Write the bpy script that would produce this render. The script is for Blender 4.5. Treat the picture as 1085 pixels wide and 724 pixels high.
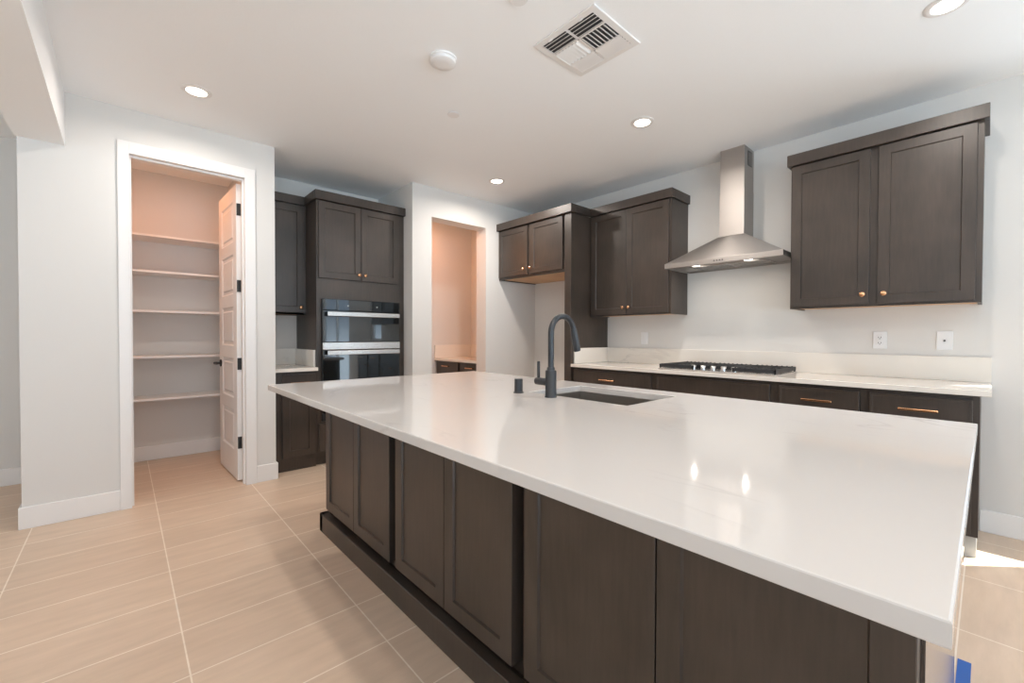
import bpy, bmesh, math, random
from mathutils import Vector, Matrix

sc = bpy.context.scene
for o in list(bpy.data.objects):
    bpy.data.objects.remove(o, do_unlink=True)
col = sc.collection
random.seed(4)

# ------------------------------------------------------------------ camera
CAM = Vector((0.0, 0.0, 1.1946))
F_PX = 456.859
yaw, pitch, roll = math.radians(42.121), math.radians(-0.823), math.radians(0.155)
fw = Vector((math.sin(yaw) * math.cos(pitch), math.cos(yaw) * math.cos(pitch), math.sin(pitch)))
rt = Vector((math.cos(yaw), -math.sin(yaw), 0.0))
up = rt.cross(fw)
rt, up = rt * math.cos(roll) + up * math.sin(roll), up * math.cos(roll) - rt * math.sin(roll)
cam_d = bpy.data.cameras.new('camera')
cam_d.sensor_width = 36.0
cam_d.lens = F_PX / 1085.0 * 36.0
cam_d.clip_start = 0.02
cam = bpy.data.objects.new('camera', cam_d)
cam.matrix_world = Matrix(((rt.x, up.x, -fw.x, CAM.x), (rt.y, up.y, -fw.y, CAM.y), (rt.z, up.z, -fw.z, CAM.z), (0, 0, 0, 1)))
col.objects.link(cam)
sc.camera = cam

# ------------------------------------------------------------------ view, world, sun
sc.view_settings.view_transform = 'Standard'
sc.view_settings.look = 'None'
sc.view_settings.gamma = 1.0
sc.view_settings.use_curve_mapping = False
sc.view_settings.exposure = 0.22
sc.cycles.max_bounces = 16
sc.cycles.diffuse_bounces = 12
WORLD_STRENGTH = 2.05
GROUND_FILL_COLOR = (2.1, 2.52, 3.0)
WORLD_COLOR = (0.56, 0.73, 0.98)
SUN_STRENGTH = 22.0
SUN_DIR = Vector((-0.64, 0.66, -1.816))
CAN_POWER = 8.6
CAN_COLOR = (1.0, 0.90, 0.815)
PANTRY_POWER = 4.4
BACKROOM_POWER = 7.0
CLOSET_COLOR = (1.0, 0.34, 0.09)

w = bpy.data.worlds.new('sky')
sc.world = w
w.use_nodes = True
bg = w.node_tree.nodes['Background']
bg.inputs['Strength'].default_value = WORLD_STRENGTH
wt = w.node_tree
w_tc = wt.nodes.new('ShaderNodeTexCoord')
w_sep = wt.nodes.new('ShaderNodeSeparateXYZ')
w_map = wt.nodes.new('ShaderNodeMapRange')
w_map.inputs['From Min'].default_value = -0.04
w_map.inputs['From Max'].default_value = 0.04
w_mix = wt.nodes.new('ShaderNodeMix')
w_mix.data_type = 'RGBA'
w_mix.inputs[6].default_value = (*GROUND_FILL_COLOR, 1)      # bright ground added below the horizon to lift the ceiling
w_mix.inputs[7].default_value = (*WORLD_COLOR, 1)       # sky above it
wt.links.new(w_tc.outputs['Generated'], w_sep.inputs[0])
wt.links.new(w_sep.outputs['Z'], w_map.inputs['Value'])
wt.links.new(w_map.outputs[0], w_mix.inputs['Factor'])
wt.links.new(w_mix.outputs[2], bg.inputs['Color'])

sun_d = bpy.data.lights.new('sun', 'SUN')
sun_d.energy = SUN_STRENGTH
sun_d.angle = math.radians(0.6)
sun_d.color = (1.0, 0.96, 0.90)
sun = bpy.data.objects.new('sun', sun_d)
sun.rotation_euler = SUN_DIR.to_track_quat('-Z', 'Y').to_euler()
sun.location = (8, -8, 12)
col.objects.link(sun)


def portal(name, loc, rot, sx, sy):
    d = bpy.data.lights.new(name, 'AREA')
    d.shape = 'RECTANGLE'
    d.size, d.size_y = sx, sy
    d.cycles.is_portal = True
    o = bpy.data.objects.new(name, d)
    o.location = loc
    o.rotation_euler = rot
    col.objects.link(o)


PI = math.pi
CEIL = 2.73
XR = 3.911          # range wall
YN = 3.893          # wall with the cased opening
YP = 3.949          # pantry wall
REAR, LEFT = -4.2, -4.6
portal('added_window_light_rear', (-0.15, REAR - 0.08, 1.2), (PI / 2, 0, 0), 5.1, 2.4)
portal('window_light_right', (XR + 0.08, -2.8, 1.2), (0, PI / 2, 0), 2.4, 1.8)
portal('window_light_small', (XR + 0.08, -0.485, 1.685), (0, PI / 2, 0), 1.23, 0.53)
portal('added_window_light_left', (LEFT - 0.08, -1.8, 1.4), (0, -PI / 2, 0), 2.0, 2.2)


# ------------------------------------------------------------------ materials
def new_mat(name):
    m = bpy.data.materials.new(name)
    m.use_nodes = True
    nt = m.node_tree
    return m, nt, nt.nodes['Principled BSDF']


def simple(name, color, rough=0.5, metal=0.0, spec=0.5, coat=0.0, emit=None, estr=0.0):
    m, nt, b = new_mat(name)
    b.inputs['Base Color'].default_value = (*color, 1)
    b.inputs['Roughness'].default_value = rough
    b.inputs['Metallic'].default_value = metal
    b.inputs['Specular IOR Level'].default_value = spec
    b.inputs['Coat Weight'].default_value = coat
    b.inputs['Coat Roughness'].default_value = 0.12
    if emit:
        b.inputs['Emission Color'].default_value = (*emit, 1)
        b.inputs['Emission Strength'].default_value = estr
    return m


def node(nt, t, **kw):
    n = nt.nodes.new(t)
    for k, v in kw.items():
        setattr(n, k, v)
    return n


def paint(name, color, bump=0.05, scale=160, rough=0.6):
    m, nt, b = new_mat(name)
    b.inputs['Base Color'].default_value = (*color, 1)
    b.inputs['Roughness'].default_value = rough
    b.inputs['Specular IOR Level'].default_value = 0.3
    tc = node(nt, 'ShaderNodeTexCoord')
    n = node(nt, 'ShaderNodeTexNoise')
    n.inputs['Scale'].default_value = scale
    n.inputs['Detail'].default_value = 3
    bp = node(nt, 'ShaderNodeBump')
    bp.inputs['Strength'].default_value = bump
    bp.inputs['Distance'].default_value = 0.004
    nt.links.new(tc.outputs['Object'], n.inputs['Vector'])
    nt.links.new(n.outputs['Fac'], bp.inputs['Height'])
    nt.links.new(bp.outputs['Normal'], b.inputs['Normal'])
    return m


def wood(name, c0, c1, rough=0.42, scale=(9, 9, 0.9), coat=0.0, spec=0.5):
    m, nt, b = new_mat(name)
    geo = node(nt, 'ShaderNodeNewGeometry')
    info = node(nt, 'ShaderNodeObjectInfo')
    add = node(nt, 'ShaderNodeVectorMath', operation='ADD')
    mul = node(nt, 'ShaderNodeVectorMath', operation='SCALE')
    mul.inputs['Scale'].default_value = 7.0
    cmb = node(nt, 'ShaderNodeCombineXYZ')
    for i in range(3):
        nt.links.new(info.outputs['Random'], cmb.inputs[i])
    nt.links.new(cmb.outputs[0], mul.inputs[0])
    nt.links.new(geo.outputs['Position'], add.inputs[0])
    nt.links.new(mul.outputs[0], add.inputs[1])
    mp = node(nt, 'ShaderNodeMapping')
    mp.inputs['Scale'].default_value = scale
    nt.links.new(add.outputs[0], mp.inputs['Vector'])
    n1 = node(nt, 'ShaderNodeTexNoise')
    n1.inputs['Scale'].default_value = 7
    n1.inputs['Detail'].default_value = 6
    n1.inputs['Roughness'].default_value = 0.62
    nt.links.new(mp.outputs[0], n1.inputs['Vector'])
    n2 = node(nt, 'ShaderNodeTexNoise')
    n2.inputs['Scale'].default_value = 3.2
    n2.inputs['Detail'].default_value = 2
    nt.links.new(add.outputs[0], n2.inputs['Vector'])
    mx = node(nt, 'ShaderNodeMath', operation='MULTIPLY_ADD')
    mx.inputs[1].default_value = 0.38
    nt.links.new(n1.outputs['Fac'], mx.inputs[0])
    sc2 = node(nt, 'ShaderNodeMath', operation='MULTIPLY')
    sc2.inputs[1].default_value = 0.62
    nt.links.new(n2.outputs['Fac'], sc2.inputs[0])
    nt.links.new(sc2.outputs[0], mx.inputs[2])
    cr = node(nt, 'ShaderNodeValToRGB')
    cr.color_ramp.elements[0].position = 0.36
    cr.color_ramp.elements[0].color = (*c0, 1)
    cr.color_ramp.elements[1].position = 0.66
    cr.color_ramp.elements[1].color = (*c1, 1)
    nt.links.new(mx.outputs[0], cr.inputs['Fac'])
    nt.links.new(cr.outputs['Color'], b.inputs['Base Color'])
    b.inputs['Roughness'].default_value = rough
    b.inputs['Specular IOR Level'].default_value = spec
    b.inputs['Coat Weight'].default_value = coat
    b.inputs['Coat Roughness'].default_value = 0.15
    bp = node(nt, 'ShaderNodeBump')
    bp.inputs['Strength'].default_value = 0.02
    bp.inputs['Distance'].default_value = 0.002
    nt.links.new(n1.outputs['Fac'], bp.inputs['Height'])
    nt.links.new(bp.outputs['Normal'], b.inputs['Normal'])
    return m


def tile_floor():
    m, nt, b = new_mat('beige_tile')
    geo = node(nt, 'ShaderNodeNewGeometry')
    mp = node(nt, 'ShaderNodeMapping')
    mp.inputs['Location'].default_value = (-0.169 + 0.589 * 20, -2.457 + 0.2985 * 40, 0)
    nt.links.new(geo.outputs['Position'], mp.inputs['Vector'])
    br = node(nt, 'ShaderNodeTexBrick')
    br.offset = 0.0
    br.squash = 1.0
    br.inputs['Scale'].default_value = 1.0
    br.inputs['Brick Width'].default_value = 0.589
    br.inputs['Row Height'].default_value = 0.2985
    br.inputs['Mortar Size'].default_value = 0.0028
    br.inputs['Mortar Smooth'].default_value = 0.1
    br.inputs['Bias'].default_value = 0.0
    br.inputs['Color1'].default_value = (0.63, 0.49, 0.375, 1)
    br.inputs['Color2'].default_value = (0.67, 0.525, 0.405, 1)
    br.inputs['Mortar'].default_value = (0.86, 0.76, 0.65, 1)
    nt.links.new(mp.outputs[0], br.inputs['Vector'])
    st = node(nt, 'ShaderNodeMapping')
    st.inputs['Scale'].default_value = (1.6, 9.0, 1.0)
    nt.links.new(geo.outputs['Position'], st.inputs['Vector'])
    n = node(nt, 'ShaderNodeTexNoise')
    n.inputs['Scale'].default_value = 2.2
    n.inputs['Detail'].default_value = 7
    n.inputs['Roughness'].default_value = 0.6
    nt.links.new(st.outputs[0], n.inputs['Vector'])
    cr = node(nt, 'ShaderNodeValToRGB')
    cr.color_ramp.elements[0].position = 0.3
    cr.color_ramp.elements[0].color = (0.91, 0.90, 0.885, 1)
    cr.color_ramp.elements[1].position = 0.7
    cr.color_ramp.elements[1].color = (1.05, 1.045, 1.04, 1)
    nt.links.new(n.outputs['Fac'], cr.inputs['Fac'])
    mix = node(nt, 'ShaderNodeMix', data_type='RGBA', blend_type='MULTIPLY')
    mix.inputs['Factor'].default_value = 1.0
    nt.links.new(br.outputs['Color'], mix.inputs[6])
    nt.links.new(cr.outputs['Color'], mix.inputs[7])
    nt.links.new(mix.outputs[2], b.inputs['Base Color'])
    b.inputs['Roughness'].default_value = 0.42
    bp = node(nt, 'ShaderNodeBump', invert=True)
    bp.inputs['Strength'].default_value = 0.25
    bp.inputs['Distance'].default_value = 0.002
    nt.links.new(br.outputs['Fac'], bp.inputs['Height'])
    nt.links.new(bp.outputs['Normal'], b.inputs['Normal'])
    return m


def quartz(name, base):
    m, nt, b = new_mat(name)
    geo = node(nt, 'ShaderNodeNewGeometry')
    mp = node(nt, 'ShaderNodeMapping')
    mp.inputs['Rotation'].default_value = (0, 0, 0.5)
    mp.inputs['Scale'].default_value = (2.6, 1.0, 1.6)
    nt.links.new(geo.outputs['Position'], mp.inputs['Vector'])
    n = node(nt, 'ShaderNodeTexNoise')
    n.inputs['Scale'].default_value = 1.1
    n.inputs['Detail'].default_value = 6
    n.inputs['Distortion'].default_value = 1.2
    nt.links.new(mp.outputs[0], n.inputs['Vector'])
    sub = node(nt, 'ShaderNodeMath', operation='SUBTRACT')
    sub.inputs[1].default_value = 0.5
    ab = node(nt, 'ShaderNodeMath', operation='ABSOLUTE')
    nt.links.new(n.outputs['Fac'], sub.inputs[0])
    nt.links.new(sub.outputs[0], ab.inputs[0])
    vein = node(nt, 'ShaderNodeMapRange')
    vein.inputs['From Min'].default_value = 0.0
    vein.inputs['From Max'].default_value = 0.016
    vein.inputs['To Min'].default_value = 1.0
    vein.inputs['To Max'].default_value = 0.0
    nt.links.new(ab.outputs[0], vein.inputs['Value'])
    n2 = node(nt, 'ShaderNodeTexNoise')
    n2.inputs['Scale'].default_value = 2.4
    n2.inputs['Detail'].default_value = 3
    nt.links.new(geo.outputs['Position'], n2.inputs['Vector'])
    mask = node(nt, 'ShaderNodeMapRange')
    mask.inputs['From Min'].default_value = 0.50
    mask.inputs['From Max'].default_value = 0.72
    nt.links.new(n2.outputs['Fac'], mask.inputs['Value'])
    mu = node(nt, 'ShaderNodeMath', operation='MULTIPLY')
    nt.links.new(vein.outputs[0], mu.inputs[0])
    nt.links.new(mask.outputs[0], mu.inputs[1])
    mix = node(nt, 'ShaderNodeMix', data_type='RGBA')
    mix.inputs[6].default_value = (*base, 1)
    mix.inputs[7].default_value = (base[0] * 0.82, base[1] * 0.82, base[2] * 0.83, 1)
    nt.links.new(mu.outputs[0], mix.inputs['Factor'])
    nt.links.new(mix.outputs[2], b.inputs['Base Color'])
    b.inputs['Roughness'].default_value = 0.06
    b.inputs['Specular IOR Level'].default_value = 0.5
    return m


def steel(name, color, rough, aniso, axis):
    m, nt, b = new_mat(name)
    b.inputs['Base Color'].default_value = (*color, 1)
    b.inputs['Metallic'].default_value = 1.0
    b.inputs['Roughness'].default_value = rough
    b.inputs['Anisotropic'].default_value = aniso
    if aniso:
        t = node(nt, 'ShaderNodeTangent')
        t.direction_type = 'RADIAL'
        t.axis = axis
        b.inputs['Anisotropic Rotation'].default_value = 0.25
        nt.links.new(t.outputs[0], b.inputs['Tangent'])
    return m


def pane_glass():
    m = bpy.data.materials.new('window_glass')
    m.use_nodes = True
    nt = m.node_tree
    nt.nodes.clear()
    out = node(nt, 'ShaderNodeOutputMaterial')
    tr = node(nt, 'ShaderNodeBsdfTransparent')
    tr.inputs['Color'].default_value = (0.96, 0.98, 0.97, 1)
    gl = node(nt, 'ShaderNodeBsdfGlossy')
    gl.inputs['Roughness'].default_value = 0.02
    fr = node(nt, 'ShaderNodeFresnel')
    mx = node(nt, 'ShaderNodeMixShader')
    ge = node(nt, 'ShaderNodeNewGeometry')
    iv = node(nt, 'ShaderNodeMath', operation='SUBTRACT')
    iv.inputs[0].default_value = 1.0
    mu = node(nt, 'ShaderNodeMath', operation='MULTIPLY')
    nt.links.new(ge.outputs['Backfacing'], iv.inputs[1])
    nt.links.new(iv.outputs[0], mu.inputs[0])
    nt.links.new(fr.outputs[0], mu.inputs[1])
    nt.links.new(mu.outputs[0], mx.inputs[0])
    nt.links.new(tr.outputs[0], mx.inputs[1])
    nt.links.new(gl.outputs[0], mx.inputs[2])
    nt.links.new(mx.outputs[0], out.inputs['Surface'])
    return m


M = dict(
    wall=paint('wall_paint', (0.70, 0.685, 0.66)),
    ceiling=paint('ceiling_paint', (0.895, 0.915, 0.93), bump=0.12, scale=90),
    trim=simple('white_trim_paint', (0.80, 0.785, 0.77), 0.35),
    floor=tile_floor(),
    wood=wood('dark_stained_wood', (0.033, 0.0245, 0.0187), (0.065, 0.0475, 0.037), rough=0.38, spec=0.65),
    gloss_wood=wood('dark_stained_wood_gloss', (0.030, 0.0225, 0.0185), (0.055, 0.042, 0.035), rough=0.3, coat=1.0),
    maple=wood('natural_maple', (0.55, 0.33, 0.17), (0.68, 0.44, 0.25), rough=0.5),
    plinth=simple('grey_plinth_board', (0.45, 0.46, 0.45), 0.6),
    quartz=quartz('white_quartz', (0.63, 0.608, 0.587)),
    cream=quartz('cream_quartz', (0.80, 0.76, 0.70)),
    copper=simple('copper_hardware', (0.72, 0.40, 0.22), 0.24, 1.0),
    black=simple('matte_black_metal', (0.022, 0.024, 0.028), 0.38, 0.0, 0.6),
    hinge=simple('black_hinge_metal', (0.02, 0.02, 0.02), 0.45),
    iron=simple('cast_iron', (0.02, 0.021, 0.023), 0.5),
    steel=steel('brushed_steel', (0.47, 0.445, 0.425), 0.50, 0.6, 'Z'),
    steel_h=steel('brushed_steel_horizontal', (0.62, 0.60, 0.58), 0.26, 0.0, 'Z'),
    sink=steel('sink_steel', (0.54, 0.51, 0.475), 0.30, 0.0, 'Z'),
    chrome=simple('polished_steel', (0.75, 0.74, 0.73), 0.12, 1.0),
    oven=simple('black_oven_glass', (0.006, 0.008, 0.009), 0.03, 0.0, 0.8, coat=0.4),
    plastic=simple('white_plastic', (0.80, 0.80, 0.80), 0.35),
    dark=simple('dark_void', (0.015, 0.015, 0.016), 0.8),
    duct=simple('duct_shade', (0.06, 0.06, 0.062), 0.7),  # dark colour standing in for the shade inside the duct
    lens=simple('lamp_lens', (0.9, 0.9, 0.9), 0.5, emit=(1.0, 0.86, 0.72), estr=7.0),
    bulb=simple('hood_lamp_lens', (0.9, 0.9, 0.9), 0.5, emit=(1.0, 0.93, 0.84), estr=3.0),
    tape=simple('blue_tape', (0.03, 0.12, 0.42), 0.45),
    glass=pane_glass(),
    frame=simple('white_vinyl', (0.75, 0.75, 0.75), 0.4),
)


# ------------------------------------------------------------------ builders
def wloc(p):
    v = Vector((0, 0, 0))
    while p is not None:
        v += p.location
        p = p.parent
    return v


def tag(o, label=None, cat=None, group=None, kind=None):
    if label:
        o['label'] = label
    if cat:
        o['category'] = cat
    if group:
        o['group'] = group
    if kind:
        o['kind'] = kind
    return o


def empty(name, loc, label, cat, group=None):
    o = bpy.data.objects.new(name, None)
    o.empty_display_size = 0.1
    o.location = loc
    col.objects.link(o)
    return tag(o, label, cat, group)


def copy_tree(o, parent=None):
    c = o.copy()
    col.objects.link(c)
    c.parent = parent
    for ch in list(o.children):
        copy_tree(ch, c)
    return c


class MB:
    """collects shapes, in world coordinates, for one mesh object"""

    def __init__(self):
        self.bm = bmesh.new()

    def box(self, x0, x1, y0, y1, z0, z1, bev=0.0, seg=1):
        t = bmesh.new()
        bmesh.ops.create_cube(t, size=1.0)
        for v in t.verts:
            v.co = Vector(((x0 + x1) / 2 + v.co.x * (x1 - x0), (y0 + y1) / 2 + v.co.y * (y1 - y0), (z0 + z1) / 2 + v.co.z * (z1 - z0)))
        if bev:
            bmesh.ops.bevel(t, geom=t.edges[:], offset=bev, segments=seg, affect='EDGES', profile=0.5)
        return self.merge(t)

    def merge(self, t, mat=None):
        if mat is not None:
            bmesh.ops.transform(t, matrix=mat, verts=t.verts[:])
        me = bpy.data.meshes.new('tmp')
        t.to_mesh(me)
        t.free()
        self.bm.from_mesh(me)
        bpy.data.meshes.remove(me)
        return self

    def cyl(self, p0, p1, r, seg=24, r1=None, bev=0.0):
        p0, p1 = Vector(p0), Vector(p1)
        d = p1 - p0
        t = bmesh.new()
        bmesh.ops.create_cone(t, cap_ends=True, segments=seg, radius1=r, radius2=r if r1 is None else r1, depth=d.length)
        if bev:
            es = [e for e in t.edges if len(e.link_faces) == 2 and any(len(f.verts) > 4 for f in e.link_faces)]
            bmesh.ops.bevel(t, geom=es, offset=bev, segments=2, affect='EDGES', profile=0.5)
        q = d.to_track_quat('Z', 'Y').to_matrix().to_4x4()
        return self.merge(t, Matrix.Translation((p0 + p1) / 2) @ q)

    def lathe(self, prof, org, axis=(0, 0, 1), seg=28):
        """prof: list of (radius, height) along axis"""
        t = bmesh.new()
        rings = []
        for r, h in prof:
            if r < 1e-6:
                rings.append([t.verts.new((0, 0, h))])
            else:
                rings.append([t.verts.new((r * math.cos(2 * PI * i / seg), r * math.sin(2 * PI * i / seg), h)) for i in range(seg)])
        for a, b in zip(rings, rings[1:]):
            for i in range(seg):
                j = (i + 1) % seg
                if len(a) == 1 and len(b) == 1:
                    continue
                if len(a) == 1:
                    t.faces.new((a[0], b[i], b[j]))
                elif len(b) == 1:
                    t.faces.new((a[i], a[j], b[0]))
                else:
                    t.faces.new((a[i], a[j], b[j], b[i]))
        bmesh.ops.recalc_face_normals(t, faces=t.faces[:])
        q = Vector(axis).to_track_quat('Z', 'Y').to_matrix().to_4x4()
        return self.merge(t, Matrix.Translation(Vector(org)) @ q)

    def tube(self, pts, radii, seg=20):
        pts = [Vector(p) for p in pts]
        if not isinstance(radii, (list, tuple)):
            radii = [radii] * len(pts)
        t = bmesh.new()
        rings = []
        nrm = None
        for i, p in enumerate(pts):
            d = (pts[min(i + 1, len(pts) - 1)] - pts[max(i - 1, 0)]).normalized()
            if nrm is None:
                nrm = d.orthogonal().normalized()
            nrm = (nrm - d * nrm.dot(d)).normalized()
            bn = d.cross(nrm)
            rings.append([t.verts.new(p + (nrm * math.cos(2 * PI * k / seg) + bn * math.sin(2 * PI * k / seg)) * radii[i]) for k in range(seg)])
        for a, b in zip(rings, rings[1:]):
            for k in range(seg):
                t.faces.new((a[k], a[(k + 1) % seg], b[(k + 1) % seg], b[k]))
        t.faces.new(rings[0][::-1])
        t.faces.new(rings[-1])
        bmesh.ops.recalc_face_normals(t, faces=t.faces[:])
        return self.merge(t)

    def hull(self, bottom, top):
        """closed solid between two equally long rings of points"""
        t = bmesh.new()
        a = [t.verts.new(p) for p in bottom]
        b = [t.verts.new(p) for p in top]
        n = len(a)
        t.faces.new(a)
        t.faces.new(b)
        for i in range(n):
            t.faces.new((a[i], a[(i + 1) % n], b[(i + 1) % n], b[i]))
        bmesh.ops.recalc_face_normals(t, faces=t.faces[:])
        return self.merge(t)

    def panelled(self, facing, face, a0, a1, z0, z1, thick=0.02, panels=None, stile=0.057, recess=0.008, slope=0.004, bev=0.0015, raised=False):
        """a slab door whose front lies at `face` and looks toward -x or -y, with recessed panels"""
        t = bmesh.new()
        W, H = a1 - a0, z1 - z0
        if panels is None:
            panels = [(stile, W - stile, stile, H - stile)]
        us = sorted({0.0, W} | {p[0] for p in panels} | {p[1] for p in panels})
        vs = sorted({0.0, H} | {p[2] for p in panels} | {p[3] for p in panels})
        g = {}

        def V(u, v, d):
            k = (round(u, 5), round(v, 5), round(d, 5))
            if k not in g:
                g[k] = t.verts.new((u, v, d))
            return g[k]

        def inside(u, v):
            for p in panels:
                if p[0] < u < p[1] and p[2] < v < p[3]:
                    return p
            return None

        for u0, u1 in zip(us, us[1:]):
            for v0, v1 in zip(vs, vs[1:]):
                if inside((u0 + u1) / 2, (v0 + v1) / 2) is None:
                    t.faces.new((V(u0, v0, 0), V(u1, v0, 0), V(u1, v1, 0), V(u0, v1, 0)))
        for (u0, u1, v0, v1) in panels:
            steps = [(0, 0), (slope, -recess)]
            if raised:
                steps += [(slope + 0.022, -recess), (slope + 0.034, -recess * 0.25)]
            for (i0, d0), (i1, d1) in zip(steps, steps[1:]):
                A = [(u0 + i0, v0 + i0), (u1 - i0, v0 + i0), (u1 - i0, v1 - i0), (u0 + i0, v1 - i0)]
                B = [(u0 + i1, v0 + i1), (u1 - i1, v0 + i1), (u1 - i1, v1 - i1), (u0 + i1, v1 - i1)]
                for k in range(4):
                    j = (k + 1) % 4
                    t.faces.new((V(*A[k], d0), V(*A[j], d0), V(*B[j], d1), V(*B[k], d1)))
            i1, d1 = steps[-1]
            t.faces.new((V(u0 + i1, v0 + i1, d1), V(u1 - i1, v0 + i1, d1), V(u1 - i1, v1 - i1, d1), V(u0 + i1, v1 - i1, d1)))
        # sides and back
        rim = [(u, 0.0) for u in us] + [(W, v) for v in vs[1:]] + [(u, H) for u in us[-2::-1]] + [(0.0, v) for v in vs[-2:0:-1]]
        n = len(rim)
        for k in range(n):
            p, q = rim[k], rim[(k + 1) % n]
            t.faces.new((V(*q, 0), V(*p, 0), V(*p, -thick), V(*q, -thick)))
        t.faces.new([V(*p, -thick) for p in rim][::-1])
        bmesh.ops.recalc_face_normals(t, faces=t.faces[:])
        if bev:
            es = [e for e in t.edges if all(abs(v.co.z) < 1e-6 for v in e.verts) and
                  (all(abs(v.co.x) < 1e-6 for v in e.verts) or all(abs(v.co.x - W) < 1e-6 for v in e.verts) or
                   all(abs(v.co.y) < 1e-6 for v in e.verts) or all(abs(v.co.y - H) < 1e-6 for v in e.verts))]
            bmesh.ops.bevel(t, geom=es, offset=bev, segments=1, affect='EDGES')
        if facing == '-x':
            mat = Matrix(((0, 0, -1, face), (-1, 0, 0, a1), (0, 1, 0, z0), (0, 0, 0, 1)))
        else:
            mat = Matrix(((1, 0, 0, a0), (0, 0, -1, face), (0, 1, 0, z0), (0, 0, 0, 1)))
        return self.merge(t, mat)

    def ring_slab(self, o, i, z0, z1, bev=0.003):
        """slab with a rectangular hole; o, i = (x0, x1, y0, y1)"""
        t = bmesh.new()

        def rect(r, z):
            return [t.verts.new(p) for p in ((r[0], r[2], z), (r[1], r[2], z), (r[1], r[3], z), (r[0], r[3], z))]
        ot, it, ob, ib = rect(o, z1), rect(i, z1), rect(o, z0), rect(i, z0)
        for k in range(4):
            j = (k + 1) % 4
            t.faces.new((ot[k], ot[j], it[j], it[k]))
            t.faces.new((ob[j], ob[k], ib[k], ib[j]))
            t.faces.new((ob[k], ob[j], ot[j], ot[k]))
            t.faces.new((ib[j], ib[k], it[k], it[j]))
        bmesh.ops.recalc_face_normals(t, faces=t.faces[:])
        if bev:
            es = [e for e in t.edges if len({id(v) for v in e.verts} & {id(v) for v in ot}) == 2
                  or len({id(v) for v in e.verts} & {id(v) for v in it}) == 2
                  or len({id(v) for v in e.verts} & {id(v) for v in ob}) == 2]
            bmesh.ops.bevel(t, geom=es, offset=bev, segments=2, affect='EDGES', profile=0.5)
        return self.merge(t)

    def build(self, name, mat, parent=None, smooth=False):
        off = wloc(parent)
        for v in self.bm.verts:
            v.co -= off
        me = bpy.data.meshes.new(name)
        if smooth:
            for f in self.bm.faces:
                f.smooth = True
            for e in self.bm.edges:
                if len(e.link_faces) == 2 and e.calc_face_angle(0) > math.radians(38):
                    e.smooth = False
        self.bm.to_mesh(me)
        self.bm.free()
        me.materials.append(mat)
        o = bpy.data.objects.new(name, me)
        col.objects.link(o)
        if parent is not None:
            o.parent = parent
        return o


def struct(name, mb, mat, parent=None):
    o = mb.build(name, mat, parent)
    if parent is None:
        o['kind'] = 'structure'
    return o


# ------------------------------------------------------------------ the room shell
struct('floor', MB().box(LEFT - .12, XR + .12, REAR - .12, 6.0, -0.1, 0), M['floor'])
struct('ceiling', MB().box(LEFT - .12, XR + .12, REAR - .12, 6.0, CEIL, CEIL + .12), M['ceiling'])


def wall_with_holes(axis, p0, p1, a0, a1, holes, z1=CEIL):
    """wall slab between p0 and p1 on `axis`, running a0..a1, with holes (b0, b1, zlo, zhi)"""
    mb = MB()

    def add(u0, u1, zl, zh):
        if u1 - u0 < 1e-4 or zh - zl < 1e-4:
            return
        if axis == 'x':
            mb.box(p0, p1, u0, u1, zl, zh)
        else:
            mb.box(u0, u1, p0, p1, zl, zh)
    cur = a0
    for (b0, b1, zl, zh) in sorted(holes):
        add(cur, b0, 0, z1)
        add(b0, b1, 0, zl)
        add(b0, b1, zh, z1)
        cur = b1
    add(cur, a1, 0, z1)
    return mb


WIN = (-0.75, -0.22, 1.07, 2.30)
SLD = (-3.70, -1.90, 0.0, 2.40)
struct('wall_right', wall_with_holes('x', XR, XR + .12, REAR, 6.0, [WIN, SLD]), M['wall'])
struct('wall_rear', wall_with_holes('y', REAR - .12, REAR, LEFT - .12, XR + .12, [(-2.7, 2.4, 0.0, 2.4)]), M['wall'])
struct('wall_left', wall_with_holes('x', LEFT - .12, LEFT, REAR, 6.0, [(-2.9, -0.7, 0.4, 2.4)]), M['wall'])
struct('wall_hall', MB().box(LEFT, -0.463, 5.17, 5.29, 0, CEIL), M['wall'])
struct('wall_pantry_front', wall_with_holes('y', YP, YP + .115, -0.463, 0.938, [(0.028, 0.737, 0.0, 2.44)]), M['wall'])
struct('wall_pantry_left', MB().box(-0.463, -0.35, YP + .115, 5.45, 0, CEIL), M['wall'])
struct('wall_pantry_right', MB().box(0.83, 0.938, YP + .115, 5.45, 0, CEIL), M['wall'])
struct('wall_pantry_back', MB().box(-0.35, 0.83, 5.33, 5.45, 0, CEIL), M['wall'])
struct('wall_alcove_back', MB().box(0.938, 2.168, 4.67, 4.79, 0, CEIL), M['wall'])
struct('wall_alcove_right', MB().box(2.168, 2.30, YN + .177, 5.00, 0, CEIL), M['wall'])
struct('wall_back', wall_with_holes('y', YN, YN + .177, 2.168, XR, [(2.392, 3.111, 0.0, 2.425)]), M['wall'])
struct('wall_study_back', MB().box(2.168, 3.85, 5.00, 5.12, 0, CEIL), M['wall'])
struct('wall_study_right', MB().box(3.73, 3.85, YN + .177, 5.00, 0, CEIL), M['wall'])
struct('ceiling_beam', MB().box(-0.475, -0.26, REAR, YP, 2.39, CEIL), M['ceiling'])

# baseboards
BH, BT = 0.135, 0.014


def baseboard(name, x0, x1, y0, y1):
    mb = MB().box(x0, x1, y0, y1, 0, BH, 0.003)
    return struct(name, mb, M['trim'])


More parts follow.
